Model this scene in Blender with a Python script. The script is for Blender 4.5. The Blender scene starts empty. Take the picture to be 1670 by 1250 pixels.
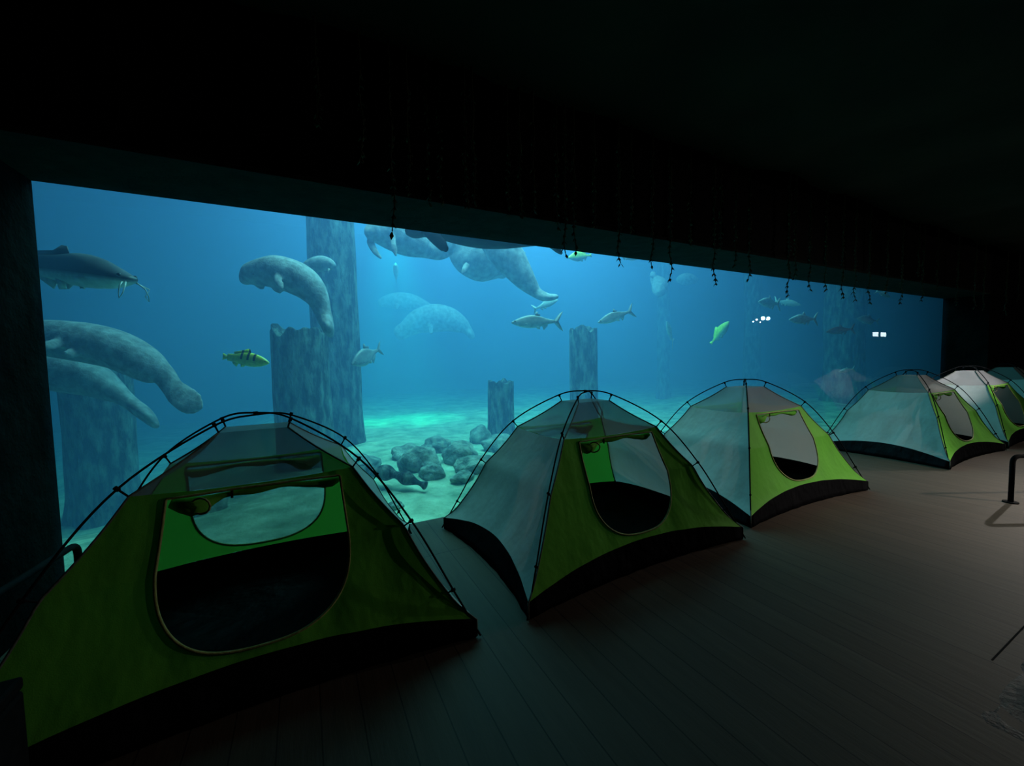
import bpy, bmesh, math, random
from mathutils import Vector, Matrix, noise
PI = math.pi
rnd = random.Random(7)
SC = bpy.context.scene
COL = SC.collection

# ------------------------------------------------------------------ camera
# camera basis (right, up, forward)
CAM_F=656.971
CAM_R=(0.888,-0.459,-0.020)
CAM_U=(0.044,0.042,0.998)
CAM_FWD=(0.457,0.887,-0.057)
MANATEES={
 'upper_left':dict(side=(0.269,-0.963,-0.015),spine=[(-2.893,6.697,1.861,0.056,0.070),(-2.855,6.678,1.867,0.133,0.140),(-2.743,6.620,1.872,0.182,0.196),(-2.570,6.530,1.854,0.210,0.252),(-2.353,6.416,1.821,0.224,0.294),(-2.137,6.302,1.781,0.231,0.308),(-1.891,6.171,1.705,0.224,0.294),(-1.697,6.064,1.596,0.210,0.238),(-1.540,5.975,1.480,0.175,0.168),(-1.431,5.915,1.408,0.119,0.105),(-1.350,5.864,1.280,0.105,0.063),(-1.267,5.815,1.180,0.133,0.042),(-1.184,5.767,1.101,0.140,0.035),(-1.111,5.727,1.058,0.119,0.028),(-1.043,5.691,1.035,0.035,0.014)],flippers=[[(-2.317,6.057,1.776,0.059,0.039),(-2.315,5.919,1.751,0.057,0.025),(-2.316,5.828,1.741,0.050,0.019),(-2.331,5.780,1.739,0.025,0.012)],[(-2.178,6.093,1.698,0.054,0.040),(-2.178,5.955,1.668,0.059,0.026),(-2.193,5.895,1.660,0.051,0.019),(-2.211,5.861,1.679,0.025,0.013)]]),
 'lower_left':dict(side=(0.305,-0.952,0.037),spine=[(-3.263,7.433,1.591,0.062,0.078),(-3.208,7.404,1.575,0.171,0.186),(-3.057,7.325,1.548,0.233,0.264),(-2.832,7.205,1.488,0.256,0.311),(-2.607,7.085,1.429,0.248,0.311),(-2.390,6.968,1.354,0.217,0.264),(-2.202,6.864,1.234,0.155,0.202),(-2.055,6.781,1.129,0.101,0.124),(-1.948,6.720,1.034,0.085,0.109),(-1.842,6.659,0.938,0.085,0.171),(-1.763,6.613,0.851,0.070,0.186),(-1.711,6.582,0.780,0.047,0.140),(-1.678,6.562,0.741,0.016,0.039)],flippers=[]),
 'curled':dict(side=(0.004,-0.983,-0.182),spine=[(-0.677,6.504,2.592,0.033,0.041),(-0.661,6.497,2.617,0.066,0.066),(-0.630,6.484,2.657,0.107,0.099),(-0.569,6.456,2.705,0.156,0.132),(-0.495,6.419,2.728,0.173,0.148),(-0.392,6.367,2.742,0.197,0.181),(-0.276,6.307,2.739,0.222,0.222),(-0.146,6.238,2.703,0.222,0.247),(-0.024,6.171,2.643,0.222,0.247),(0.082,6.111,2.559,0.205,0.222),(0.165,6.061,2.450,0.173,0.189),(0.225,6.022,2.325,0.132,0.148),(0.256,5.998,2.201,0.107,0.115),(0.281,5.979,2.102,0.099,0.132),(0.305,5.960,2.003,0.082,0.197),(0.324,5.945,1.929,0.066,0.214),(0.344,5.932,1.879,0.033,0.148)],flippers=[[(-0.253,6.040,2.626,0.047,0.047),(-0.238,5.937,2.554,0.047,0.031),(-0.211,5.874,2.491,0.046,0.023),(-0.192,5.839,2.441,0.023,0.015)],[(-0.525,6.541,2.634,0.050,0.050),(-0.482,6.516,2.583,0.050,0.033),(-0.439,6.491,2.548,0.033,0.025)],[(-0.303,6.252,2.549,0.049,0.049),(-0.269,6.231,2.492,0.041,0.033),(-0.220,6.204,2.458,0.024,0.024)]],eye=(-0.538,6.258,2.685)),
 'pair_front':dict(side=(-0.240,-0.932,-0.272),spine=[(1.081,7.131,3.637,0.061,0.061),(1.101,7.191,3.676,0.123,0.123),(1.183,7.264,3.728,0.188,0.178),(1.330,7.349,3.770,0.256,0.245),(1.510,7.368,3.756,0.292,0.292),(1.704,7.378,3.707,0.296,0.307),(1.901,7.385,3.656,0.267,0.289),(2.045,7.422,3.615,0.214,0.248),(2.177,7.407,3.570,0.170,0.159),(2.313,7.394,3.581,0.194,0.103),(2.437,7.333,3.636,0.194,0.080),(2.542,7.284,3.702,0.137,0.057),(2.605,7.254,3.746,0.046,0.034)],flippers=[[(1.096,7.323,3.590,0.063,0.063),(1.122,7.257,3.473,0.062,0.042),(1.166,7.181,3.357,0.052,0.031),(1.241,7.113,3.246,0.021,0.021)],[(1.394,6.899,3.590,0.051,0.061),(1.381,6.806,3.445,0.050,0.040),(1.389,6.772,3.329,0.050,0.030),(1.411,6.754,3.219,0.020,0.020)]]),
 'dark_under_beam':dict(side=(-0.431,-0.851,-0.299),spine=[(1.242,5.329,3.189,0.040,0.047),(1.284,5.307,3.188,0.071,0.079),(1.354,5.271,3.194,0.103,0.111),(1.448,5.226,3.239,0.135,0.142),(1.604,5.147,3.259,0.174,0.206),(1.836,5.027,3.254,0.237,0.269),(2.115,4.880,3.208,0.253,0.301),(2.395,4.733,3.162,0.222,0.269),(2.603,4.622,3.110,0.158,0.206),(2.763,4.537,3.059,0.095,0.127),(2.860,4.484,3.025,0.063,0.127),(2.935,4.442,2.968,0.055,0.190),(2.988,4.410,2.903,0.040,0.174),(3.028,4.387,2.855,0.016,0.063)],flippers=[[(1.467,5.099,3.166,0.078,0.062),(1.514,5.024,3.082,0.085,0.046),(1.566,4.946,2.992,0.084,0.031),(1.611,4.896,2.916,0.068,0.023),(1.656,4.869,2.870,0.030,0.015)]]),
 'belly_away':dict(side=(-0.386,-0.890,-0.242),spine=[(2.777,7.736,3.859,0.097,0.097),(2.852,7.808,3.826,0.222,0.222),(2.972,7.854,3.753,0.349,0.325),(3.161,7.865,3.676,0.442,0.430),(3.441,7.945,3.659,0.492,0.466),(3.706,8.031,3.626,0.424,0.424),(3.930,8.135,3.537,0.298,0.298),(4.042,8.184,3.435,0.164,0.192),(4.109,8.201,3.362,0.069,0.083)],flippers=[[(2.936,7.511,3.381,0.072,0.072),(2.842,7.439,3.263,0.059,0.047),(2.778,7.410,3.170,0.035,0.024)]]),
 'diving_tail':dict(side=(-0.481,-0.855,-0.192),spine=[(3.178,7.194,3.888,0.094,0.094),(3.195,7.065,3.786,0.208,0.208),(3.314,6.998,3.691,0.289,0.289),(3.451,6.917,3.537,0.324,0.324),(3.567,6.846,3.361,0.301,0.301),(3.672,6.781,3.186,0.255,0.255),(3.778,6.715,3.010,0.208,0.197),(3.884,6.650,2.857,0.150,0.139),(3.972,6.598,2.751,0.104,0.104),(4.072,6.543,2.691,0.093,0.208),(4.174,6.489,2.666,0.069,0.255),(4.257,6.447,2.675,0.058,0.231),(4.329,6.410,2.685,0.023,0.093)],flippers=[[(3.703,6.899,3.513,0.047,0.059),(3.776,6.861,3.523,0.059,0.047),(3.872,6.815,3.556,0.023,0.023)]]),
 'far_arched':dict(side=(-0.317,-0.943,-0.101),spine=[(2.897,14.342,2.416,0.170,0.170),(3.014,14.287,2.498,0.256,0.256),(3.249,14.176,2.663,0.298,0.298),(3.639,13.991,2.910,0.426,0.384),(4.098,13.761,3.006,0.490,0.469),(4.550,13.525,2.953,0.426,0.426),(4.920,13.321,2.752,0.298,0.298),(5.102,13.216,2.578,0.170,0.170),(5.208,13.150,2.405,0.128,0.213),(5.258,13.115,2.255,0.064,0.107)],flippers=[[(3.853,13.535,2.789,0.104,0.104),(3.871,13.399,2.572,0.083,0.062),(3.851,13.344,2.424,0.062,0.041)]]),
 'far_left_faint':dict(side=(-0.234,-0.962,-0.141),spine=[(2.676,16.234,3.775,0.118,0.118),(2.931,16.107,3.840,0.236,0.236),(3.351,15.891,3.854,0.330,0.330),(3.810,15.651,3.796,0.307,0.307),(4.223,15.428,3.646,0.212,0.212),(4.511,15.272,3.521,0.094,0.118)],flippers=[[(3.239,15.599,3.671,0.093,0.093),(3.179,15.561,3.481,0.046,0.046)]]),
 'behind_trunk':dict(side=(-0.024,-0.977,-0.210),spine=[(0.482,6.832,2.961,0.047,0.047),(0.426,6.865,3.019,0.094,0.094),(0.310,6.926,3.041,0.123,0.123),(0.174,6.994,3.006,0.113,0.113),(0.054,7.052,2.952,0.075,0.075),(-0.050,7.101,2.879,0.028,0.038)],flippers=[[(0.394,6.649,2.916,0.037,0.037),(0.371,6.599,2.832,0.018,0.018)]]),
 'far_right_round':dict(side=(-0.727,-0.668,-0.156),spine=[(10.086,9.619,4.078,0.079,0.079),(10.110,9.487,3.978,0.157,0.157),(9.988,9.199,3.783,0.230,0.230),(9.761,8.966,3.598,0.243,0.243),(9.581,8.824,3.454,0.166,0.166),(9.483,8.758,3.383,0.073,0.073)],flippers=[[(9.888,9.379,4.018,0.097,0.077),(9.910,9.375,4.134,0.097,0.058),(9.931,9.369,4.210,0.039,0.039)]]),
 'far_right_faint':dict(side=(-0.762,-0.624,-0.171),spine=[(11.651,9.942,4.131,0.064,0.085),(11.767,9.886,4.171,0.170,0.170),(11.957,9.789,4.188,0.213,0.213),(12.164,9.680,4.162,0.149,0.149),(12.295,9.610,4.116,0.064,0.064)],flippers=[]),
}
FISH=[
 ('catfish','F1',(-1.321,4.788,2.287),(-2.425,5.596,2.504)),
 ('bass','F2',(-0.319,4.898,1.521),(-0.764,5.133,1.601)),
 ('silver','F3',(2.961,5.725,2.095),(3.671,5.359,2.098)),
 ('silver','F4',(4.573,5.572,2.120),(5.131,5.297,2.320)),
 ('pacu','F5',(0.628,6.324,1.487),(1.125,6.759,1.732)),
 ('yellow','F6',(4.704,6.606,3.484),(5.253,6.555,3.574)),
 ('pacu','F7',(5.749,5.724,3.381),(5.321,5.950,3.483)),
 ('pale','F8',(7.806,6.963,2.355),(8.417,7.291,1.841)),
 ('yellow','F9',(8.296,5.690,2.248),(8.263,6.126,1.760)),
 ('pale','F10',(4.600,6.834,2.689),(4.244,7.232,2.528)),
 ('pale','F11',(8.886,5.413,2.663),(9.723,5.432,2.650)),
 ('pale','F12',(10.806,5.553,2.700),(10.437,5.978,2.844)),
 ('pale','F13',(8.926,4.800,2.218),(9.670,4.643,2.236)),
 ('red','F14',(10.743,4.977,2.005),(11.337,4.675,2.062)),
 ('pacu','F15',(12.011,4.909,2.344),(12.484,4.659,2.259)),
 ('pale','F16',(11.709,4.189,2.739),(11.423,4.345,2.882)),
 ('pacu','F17',(2.347,11.356,4.142),(2.559,12.364,3.999)),
 ('pale','F18',(11.320,4.957,1.067),(11.660,4.786,1.132)),
]
TRUNKS=[
 ('stump_big',-0.03,7.16,0.40,2.12),
 ('tall',0.57,8.36,0.41,2.92),
 ('stump_slim',5.27,6.91,0.29,2.18),
 ('stump_dark',3.60,7.47,0.26,1.12),
 ('left_far',-2.85,8.47,0.41,1.72),
 ('far_thin',12.85,11.62,0.24,4.71),
 ('right_dark',15.01,6.45,0.50,2.94),
 ('right_far',15.94,9.94,0.30,3.42),
]
VINES=[(0.56,2.35),(0.67,2.62),(0.80,2.57),(0.88,2.61),(1.04,2.58),(1.10,2.61),(1.38,2.59),(1.47,2.57),(1.58,2.62),(1.81,2.54),(1.89,2.34),(1.98,2.37),(2.18,2.60),(2.43,2.31),(2.60,2.63),(2.85,2.34),(3.09,2.24),(3.36,2.59),(3.68,2.23),(3.82,2.62),(4.32,2.33),(4.89,2.18),(5.01,2.37),(5.39,2.28),(5.79,2.31),(6.13,2.23),(6.54,2.22),(6.90,2.20),(7.41,2.37),(7.91,2.25),(8.65,2.32),(9.18,2.52),(9.90,2.31),(10.78,2.29),(11.42,2.29),(12.66,2.23),(13.24,2.52),(0.38,2.76),(0.14,2.92),(4.04,2.45),(8.44,2.69)]

cam_d = bpy.data.cameras.new('camera')
cam = bpy.data.objects.new('camera', cam_d)
COL.objects.link(cam)
_r, _u, _f = Vector(CAM_R).normalized(), Vector(CAM_U).normalized(), Vector(CAM_FWD).normalized()
_r = _f.cross(_u).normalized(); _u = _r.cross(_f).normalized()
m = Matrix(((_r.x, _u.x, -_f.x, 0), (_r.y, _u.y, -_f.y, 0), (_r.z, _u.z, -_f.z, 1.5), (0, 0, 0, 1)))
cam.matrix_world = m
cam_d.sensor_fit = 'HORIZONTAL'
cam_d.sensor_width = 36.0
cam_d.lens = CAM_F / 1670.0 * 36.0
cam_d.clip_start = 0.05
cam_d.clip_end = 200
SC.camera = cam

# ------------------------------------------------------------------ world, colour management, sampling
w = bpy.data.worlds.new('world'); SC.world = w
w.use_nodes = True
w.node_tree.nodes['Background'].inputs['Color'].default_value = (0.0, 0.0, 0.0, 1)
w.node_tree.nodes['Background'].inputs['Strength'].default_value = 0.0
vs = SC.view_settings
SC.display_settings.display_device = 'sRGB'
vs.view_transform = 'Standard'; vs.look = 'None'; vs.gamma = 1.0; vs.use_curve_mapping = False
vs.exposure = 0.0
cy = SC.cycles
cy.use_denoising = True
cy.max_bounces = 10; cy.diffuse_bounces = 4; cy.glossy_bounces = 3; cy.transmission_bounces = 6
cy.volume_bounces = 2; cy.transparent_max_bounces = 24
cy.sample_clamp_indirect = 2.0
cy.caustics_reflective = False; cy.caustics_refractive = False

# ------------------------------------------------------------------ lights over the tank (its lamp rig) and in the hall
def area(name, loc, size, energy, color, rot=(0, 0, 0), size_y=None):
    l = bpy.data.lights.new(name, 'AREA'); l.energy = energy; l.color = color
    l.shape = 'RECTANGLE'; l.size = size; l.size_y = size_y or size
    o = bpy.data.objects.new(name, l); COL.objects.link(o); o.location = loc; o.rotation_euler = rot
    return o
def spot(name, loc, target, energy, color, angle, blend=0.6, radius=0.05):
    l = bpy.data.lights.new(name, 'SPOT'); l.energy = energy; l.color = color
    l.spot_size = math.radians(angle); l.spot_blend = blend; l.shadow_soft_size = radius
    o = bpy.data.objects.new(name, l); COL.objects.link(o); o.location = loc
    d = Vector(target) - Vector(loc)
    o.rotation_euler = d.to_track_quat('-Z', 'Y').to_euler()
    return o
WATER_LIGHT = (0.38, 0.90, 1.0)
area('tank_light_mid', (4.0, 10.0, 7.3), 9.0, 2100, WATER_LIGHT, size_y=8.0)
area('tank_light_front', (2.6, 5.4, 7.3), 4.5, 340, (0.4, 0.95, 1.0), size_y=2.5).data.spread = math.radians(95)
area('tank_light_left', (-4.5, 10.0, 7.3), 4.0, 80, WATER_LIGHT, size_y=8.0)
area('tank_light_right', (12.0, 10.0, 7.3), 4.0, 120, WATER_LIGHT, size_y=8.0)
spot('tank_spot_sand', (2.6, 12.6, 7.2), (2.3, 11.6, 0.0), 9000, (0.02, 1.0, 0.72), 34, 1.0, 0.3)
spot('hall_downlight', (11.8, 1.6, 3.1), (6.2, 0.9, 0.0), 420, (1.0, 0.92, 0.82), 60, 1.0, 0.04)
spot('hall_track_light', (14.5, -1.5, 2.8), (7.0, 1.6, 0.4), 500, (1.0, 0.96, 0.88), 45, 0.9, 0.05)
spot('hall_spot_pale_tent', (10.2, 2.2, 3.35), (10.4, 2.65, 1.1), 620, (1.0, 0.97, 0.97), 34, 0.8, 0.04)
spot('hall_front_light', (8.6, -2.2, 3.4), (5.9, 1.7, 0.2), 1150, (1.0, 0.92, 0.80), 42, 1.0, 0.06)

# ------------------------------------------------------------------ helpers
def tag(o, label=None, cat=None, group=None, kind=None):
    if label: o['label'] = label
    if cat: o['category'] = cat
    if group: o['group'] = group
    if kind: o['kind'] = kind
    return o
def empty(name, loc=(0, 0, 0), rz=0):
    o = bpy.data.objects.new(name, None); COL.objects.link(o); o.location = loc; o.rotation_euler = (0, 0, rz)
    o.empty_display_size = 0.2
    return o
def mesh(name, verts, faces, mat, parent=None, smooth=True):
    me = bpy.data.meshes.new(name); me.from_pydata([tuple(v) for v in verts], [], faces)
    me.validate(); me.update()
    if smooth:
        for p in me.polygons: p.use_smooth = True
    me.materials.append(mat)
    o = bpy.data.objects.new(name, me); COL.objects.link(o)
    if parent: o.parent = parent
    return o
def copy_tree(o, parent=None):
    c = o.copy(); COL.objects.link(c)
    if parent: c.parent = parent
    for ch in list(o.children): copy_tree(ch, c)
    return c
class MB:
    def __init__(s): s.v = []; s.f = []
    def add(s, v, f):
        n = len(s.v); s.v += [tuple(x) for x in v]; s.f += [tuple(i + n for i in q) for q in f]
    def box(s, x0, x1, y0, y1, z0, z1):
        v = [(x, y, z) for x in (x0, x1) for y in (y0, y1) for z in (z0, z1)]
        s.add(v, [(0, 1, 3, 2), (4, 6, 7, 5), (0, 4, 5, 1), (2, 3, 7, 6), (0, 2, 6, 4), (1, 5, 7, 3)])
    def tube(s, pts, rad, n=8, cap=True):
        pts = [Vector(p) for p in pts]
        if not hasattr(rad, '__len__'): rad = [rad] * len(pts)
        V = []; prev = None
        for i, p in enumerate(pts):
            t = (pts[min(i + 1, len(pts) - 1)] - pts[max(i - 1, 0)])
            t = t.normalized() if t.length > 1e-9 else Vector((0, 0, 1))
            if prev is None:
                a = Vector((0, 0, 1)) if abs(t.z) < 0.9 else Vector((1, 0, 0))
                prev = t.cross(a).normalized()
            nrm = (prev - t * prev.dot(t)).normalized(); prev = nrm; b = t.cross(nrm)
            for k in range(n):
                an = 2 * PI * k / n
                V.append(p + (nrm * math.cos(an) + b * math.sin(an)) * rad[i])
        F = []
        for i in range(len(pts) - 1):
            for k in range(n):
                a, b2 = i * n + k, i * n + (k + 1) % n
                F.append((a, b2, b2 + n, a + n))
        if cap:
            F.append(tuple(reversed(range(n)))); F.append(tuple((len(pts) - 1) * n + k for k in range(n)))
        s.add(V, F)
    def build(s, name, mat, parent=None, smooth=True): return mesh(name, s.v, s.f, mat, parent, smooth)
def bevel(o, wd=0.01, seg=2):
    b = o.modifiers.new('bevel', 'BEVEL'); b.width = wd; b.segments = seg; b.limit_method = 'ANGLE'
def catmull(P, n=6):
    out = []
    for i in range(len(P) - 1):
        p0, p1, p2, p3 = P[max(i - 1, 0)], P[i], P[i + 1], P[min(i + 2, len(P) - 1)]
        for k in range(n):
            t = k / n
            out.append([0.5 * ((2 * b) + (-a + c) * t + (2 * a - 5 * b + 4 * c - d) * t * t + (-a + 3 * b - 3 * c + d) * t ** 3)
                        for a, b, c, d in zip(p0, p1, p2, p3)])
    out.append(list(P[-1]))
    return out

# ------------------------------------------------------------------ materials
def mat(name):
    m = bpy.data.materials.new(name); m.use_nodes = True
    nt = m.node_tree; nt.nodes.clear()
    out = nt.nodes.new('ShaderNodeOutputMaterial')
    return m, nt, out
def nz(nt, scale, detail=4, rough=0.6, coord='Object', sc=None):
    tc = nt.nodes.new('ShaderNodeTexCoord'); n = nt.nodes.new('ShaderNodeTexNoise')
    n.inputs['Scale'].default_value = scale; n.inputs['Detail'].default_value = detail; n.inputs['Roughness'].default_value = rough
    if sc:
        mp = nt.nodes.new('ShaderNodeMapping'); mp.inputs['Scale'].default_value = sc
        nt.links.new(tc.outputs[coord], mp.inputs[0]); nt.links.new(mp.outputs[0], n.inputs['Vector'])
    else: nt.links.new(tc.outputs[coord], n.inputs['Vector'])
    return n
def ramp(nt, fac, stops):
    r = nt.nodes.new('ShaderNodeValToRGB'); e = r.color_ramp.elements
    while len(e) < len(stops): e.new(0.5)
    for x, (p, c) in zip(e, stops): x.position = p; x.color = (*c, 1)
    nt.links.new(fac, r.inputs[0]); return r
def bump(nt, h, strength, dist, bsdfs):
    b = nt.nodes.new('ShaderNodeBump'); b.inputs['Strength'].default_value = strength; b.inputs['Distance'].default_value = dist
    nt.links.new(h, b.inputs['Height'])
    for s in bsdfs: nt.links.new(b.outputs[0], s.inputs['Normal'])
def solid(name, c1, c2, scale=4, rough=0.8, bs=0.4, bd=0.02, sc=None, spec=0.3, detail=5, coord='Object', r0=0.35, r1=0.7):
    m, nt, out = mat(name)
    n = nz(nt, scale, detail, 0.6, coord, sc); r = ramp(nt, n.outputs[0], [(r0, c1), (r1, c2)])
    b = nt.nodes.new('ShaderNodeBsdfPrincipled')
    b.inputs['Roughness'].default_value = rough; b.inputs['Specular IOR Level'].default_value = spec
    nt.links.new(r.outputs[0], b.inputs['Base Color']); bump(nt, n.outputs[0], bs, bd, [b])
    nt.links.new(b.outputs[0], out.inputs[0]); return m
def fabric(name, col, trans=0.35, net=0.0, gloss=0.06, wrinkle=0.35, see=0.0):
    m, nt, out = mat(name)
    d = nt.nodes.new('ShaderNodeBsdfDiffuse'); t = nt.nodes.new('ShaderNodeBsdfTranslucent'); g = nt.nodes.new('ShaderNodeBsdfGlossy')
    for x in (d, t): x.inputs['Color'].default_value = (*col, 1)
    g.inputs['Roughness'].default_value = 0.42; g.inputs['Color'].default_value = (0.8, 0.8, 0.8, 1)
    n = nz(nt, 5.0, 3, 0.5, 'Object', (1.0, 1.0, 0.55)); n2 = nz(nt, 220.0, 1, 0.5)
    a = nt.nodes.new('ShaderNodeMath'); a.operation = 'MULTIPLY_ADD'; a.inputs[1].default_value = 0.03
    nt.links.new(n2.outputs[0], a.inputs[0]); nt.links.new(n.outputs[0], a.inputs[2])
    bump(nt, a.outputs[0], wrinkle, 0.05, [d, t, g])
    mx = nt.nodes.new('ShaderNodeMixShader'); mx.inputs[0].default_value = trans
    nt.links.new(d.outputs[0], mx.inputs[1]); nt.links.new(t.outputs[0], mx.inputs[2])
    m2 = nt.nodes.new('ShaderNodeMixShader'); m2.inputs[0].default_value = gloss
    nt.links.new(mx.outputs[0], m2.inputs[1]); nt.links.new(g.outputs[0], m2.inputs[2])
    last = m2
    if see > 0:
        tr = nt.nodes.new('ShaderNodeBsdfTransparent'); m3 = nt.nodes.new('ShaderNodeMixShader'); m3.inputs[0].default_value = see
        nt.links.new(m2.outputs[0], m3.inputs[1]); nt.links.new(tr.outputs[0], m3.inputs[2]); last = m3
    nt.links.new(last.outputs[0], out.inputs[0]); return m
M = {}
M['green'] = fabric('green_tent_fabric', (0.135, 0.45, 0.05), 0.16, gloss=.006)
M['grey'] = fabric('grey_tent_fabric', (0.40, 0.42, 0.40), 0.30, gloss=.02)
M['net'] = fabric('tent_net', (0.22, 0.225, 0.225), 0.3, gloss=.02, see=0.34)
M['darknet'] = fabric('door_net', (0.04, 0.05, 0.05), 0.3, gloss=.01, see=0.28)
M['tub'] = fabric('black_tub_fabric', (0.005, 0.005, 0.006), 0.0, gloss=0.006, wrinkle=0.9)
M['trim'] = solid('door_trim', (0.20, 0.22, 0.06), (0.30, 0.32, 0.11), 30, 0.7)
M['black'] = solid('black_tube', (0.004, 0.0045, 0.005), (0.008, 0.008, 0.009), 20, 0.8, 0.1, 0.002, spec=.03)
M['seam'] = solid('seam_tape', (0.05, 0.06, 0.05), (0.10, 0.11, 0.09), 30, 0.7)
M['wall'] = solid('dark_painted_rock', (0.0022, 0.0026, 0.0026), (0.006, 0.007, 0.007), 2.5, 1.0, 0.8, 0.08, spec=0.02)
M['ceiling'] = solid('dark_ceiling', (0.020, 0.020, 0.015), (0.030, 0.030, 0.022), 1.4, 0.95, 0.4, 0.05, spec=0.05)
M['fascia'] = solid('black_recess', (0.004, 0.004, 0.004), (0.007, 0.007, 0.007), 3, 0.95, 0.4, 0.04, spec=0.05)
M['soffit'] = solid('teal_soffit', (0.012, 0.017, 0.015), (0.022, 0.028, 0.024), 6, 0.95, 0.4, 0.03, spec=0.03)
M['vine'] = solid('hanging_vine', (0.02, 0.03, 0.015), (0.06, 0.065, 0.04), 20, 0.9, 0.5, 0.01, spec=0.1)
M['trunk'] = solid('sunken_trunk', (0.03, 0.05, 0.055), (0.26, 0.35, 0.31), 9.0, 0.95, 1.0, 0.12, sc=(1, 1, 0.35), spec=0.1, detail=10, r0=0.42, r1=0.72)
M['rock'] = solid('tank_rock', (0.06, 0.10, 0.10), (0.42, 0.52, 0.42), 5, 0.95, 0.9, 0.1, spec=0.1, detail=8)
M['sand'] = solid('tank_sand', (0.15, 0.25, 0.17), (0.54, 0.70, 0.48), 2.6, 1.0, 0.7, 0.1, spec=0.0, detail=8, r0=0.3, r1=0.68)
M['tankwall'] = solid('tank_wall', (0.05, 0.12, 0.18), (0.08, 0.18, 0.24), 0.5, 1.0, 0.2, 0.1, spec=0.0)
M['skin'] = solid('manatee_skin', (0.15, 0.155, 0.16), (0.40, 0.41, 0.42), 9, 0.7, 0.8, 0.03, spec=0.25, detail=8, r0=0.33, r1=0.7)
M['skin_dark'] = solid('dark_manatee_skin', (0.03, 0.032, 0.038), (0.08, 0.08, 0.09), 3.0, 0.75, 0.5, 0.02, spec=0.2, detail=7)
M['eye'] = solid('dark_eye', (0.002, 0.002, 0.002), (0.004, 0.004, 0.004), 4, 0.2, 0, 0)
# ------------------------------------------------------------------ the setting
GY = 3.58            # the viewing pane
XL, XR, ZT = -1.475, 12.95, 2.69
def structure(name, mb, m_, smooth=False):
    o = mb.build(name, m_, None, smooth); o['kind'] = 'structure'; return o
def floor_material():
    m_, nt, out = mat('dark_plank_floor')
    tc = nt.nodes.new('ShaderNodeTexCoord')
    br = nt.nodes.new('ShaderNodeTexBrick'); mp = nt.nodes.new('ShaderNodeMapping')
    mp.inputs['Rotation'].default_value = (0, 0, PI / 2)
    nt.links.new(tc.outputs['Object'], mp.inputs[0]); nt.links.new(mp.outputs[0], br.inputs['Vector'])
    br.inputs['Scale'].default_value = 1.0; br.inputs['Brick Width'].default_value = 3.0; br.inputs['Row Height'].default_value = 0.16
    br.inputs['Mortar Size'].default_value = 0.003; br.offset = 0.0
    br.inputs['Color1'].default_value = (0.058, 0.042, 0.031, 1); br.inputs['Color2'].default_value = (0.068, 0.050, 0.037, 1)
    br.inputs['Mortar'].default_value = (0.020, 0.017, 0.015, 1)
    n = nz(nt, 3.0, 6, 0.65, 'Object', (5, 0.6, 1))
    mx = nt.nodes.new('ShaderNodeMix'); mx.data_type = 'RGBA'; mx.blend_type = 'MULTIPLY'; mx.inputs[0].default_value = 0.6
    r = ramp(nt, n.outputs[0], [(0.3, (0.6, 0.6, 0.6)), (0.7, (1, 1, 1))])
    nt.links.new(br.outputs['Color'], mx.inputs[6]); nt.links.new(r.outputs[0], mx.inputs[7])
    b = nt.nodes.new('ShaderNodeBsdfPrincipled'); b.inputs['Roughness'].default_value = 0.6
    b.inputs['Specular IOR Level'].default_value = 0.12
    nt.links.new(mx.outputs[2], b.inputs['Base Color']); bump(nt, n.outputs[0], 0.25, 0.01, [b])
    nt.links.new(b.outputs[0], out.inputs[0]); return m_
M['floor'] = floor_material()
f = MB(); f.box(-4.5, 26.5, -5.0, GY + 0.12, -0.2, 0.0); structure('floor', f, M['floor'])
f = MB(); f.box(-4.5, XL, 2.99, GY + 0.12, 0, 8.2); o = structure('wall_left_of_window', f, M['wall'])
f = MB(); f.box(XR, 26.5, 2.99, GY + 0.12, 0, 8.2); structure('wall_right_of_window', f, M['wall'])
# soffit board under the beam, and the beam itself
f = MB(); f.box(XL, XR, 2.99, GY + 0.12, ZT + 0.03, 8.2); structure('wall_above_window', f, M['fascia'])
f = MB(); f.box(XL, XR, 2.991, GY + 0.119, ZT, ZT + 0.03); structure('trim_1', f, M['soffit'])
f = MB(); f.box(-4.5, -4.3, -5.0, 2.99, 0, 5); structure('wall_left', f, M['wall'])
f = MB(); f.box(26.3, 26.5, -5.0, 2.99, 0, 5); structure('wall_right', f, M['wall'])
f = MB(); f.box(-4.5, 26.5, -5.2, -5.0, 0, 5); structure('wall_back', f, M['wall'])
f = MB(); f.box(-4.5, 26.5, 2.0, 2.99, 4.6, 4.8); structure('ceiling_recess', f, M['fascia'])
# low rock-work ceiling with a wavy front edge
nx, ny = 240, 30
V = []; F = []
def edge_y(x): return 2.72 + 0.10 * noise.noise(Vector((x * 1.1, 3.1, 0))) + 0.05 * noise.noise(Vector((x * 3.3, 8.1, 0)))
def edge_z(x): return 3.49 + 0.09 * noise.noise(Vector((x * 0.9, 1.3, 4)))
for j in range(ny + 1):
    for i in range(nx + 1):
        x = -4.5 + 31.0 * i / nx; t = j / ny
        y = -5.0 + (edge_y(x) + 5.0) * t
        z = edge_z(x) + 0.05 * noise.noise(Vector((x * 0.7, y * 0.7, 2))) * (1 - t)
        V.append((x, y, z))
base = len(V)
for i in range(nx + 1):
    x = -4.5 + 31.0 * i / nx; V.append((x, edge_y(x) + 0.02, 4.6))
for i in range(nx + 1):
    V.append((-4.5 + 31.0 * i / nx, -5.0, 4.6))
for j in range(ny):
    for i in range(nx):
        a = j * (nx + 1) + i; F.append((a, a + nx + 1, a + nx + 2, a + 1))
for i in range(nx):
    a = ny * (nx + 1) + i; F.append((a, base + i, base + i + 1, a + 1))
    F.append((base + i, base + nx + 1 + i, base + nx + 2 + i, base + i + 1))
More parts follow.
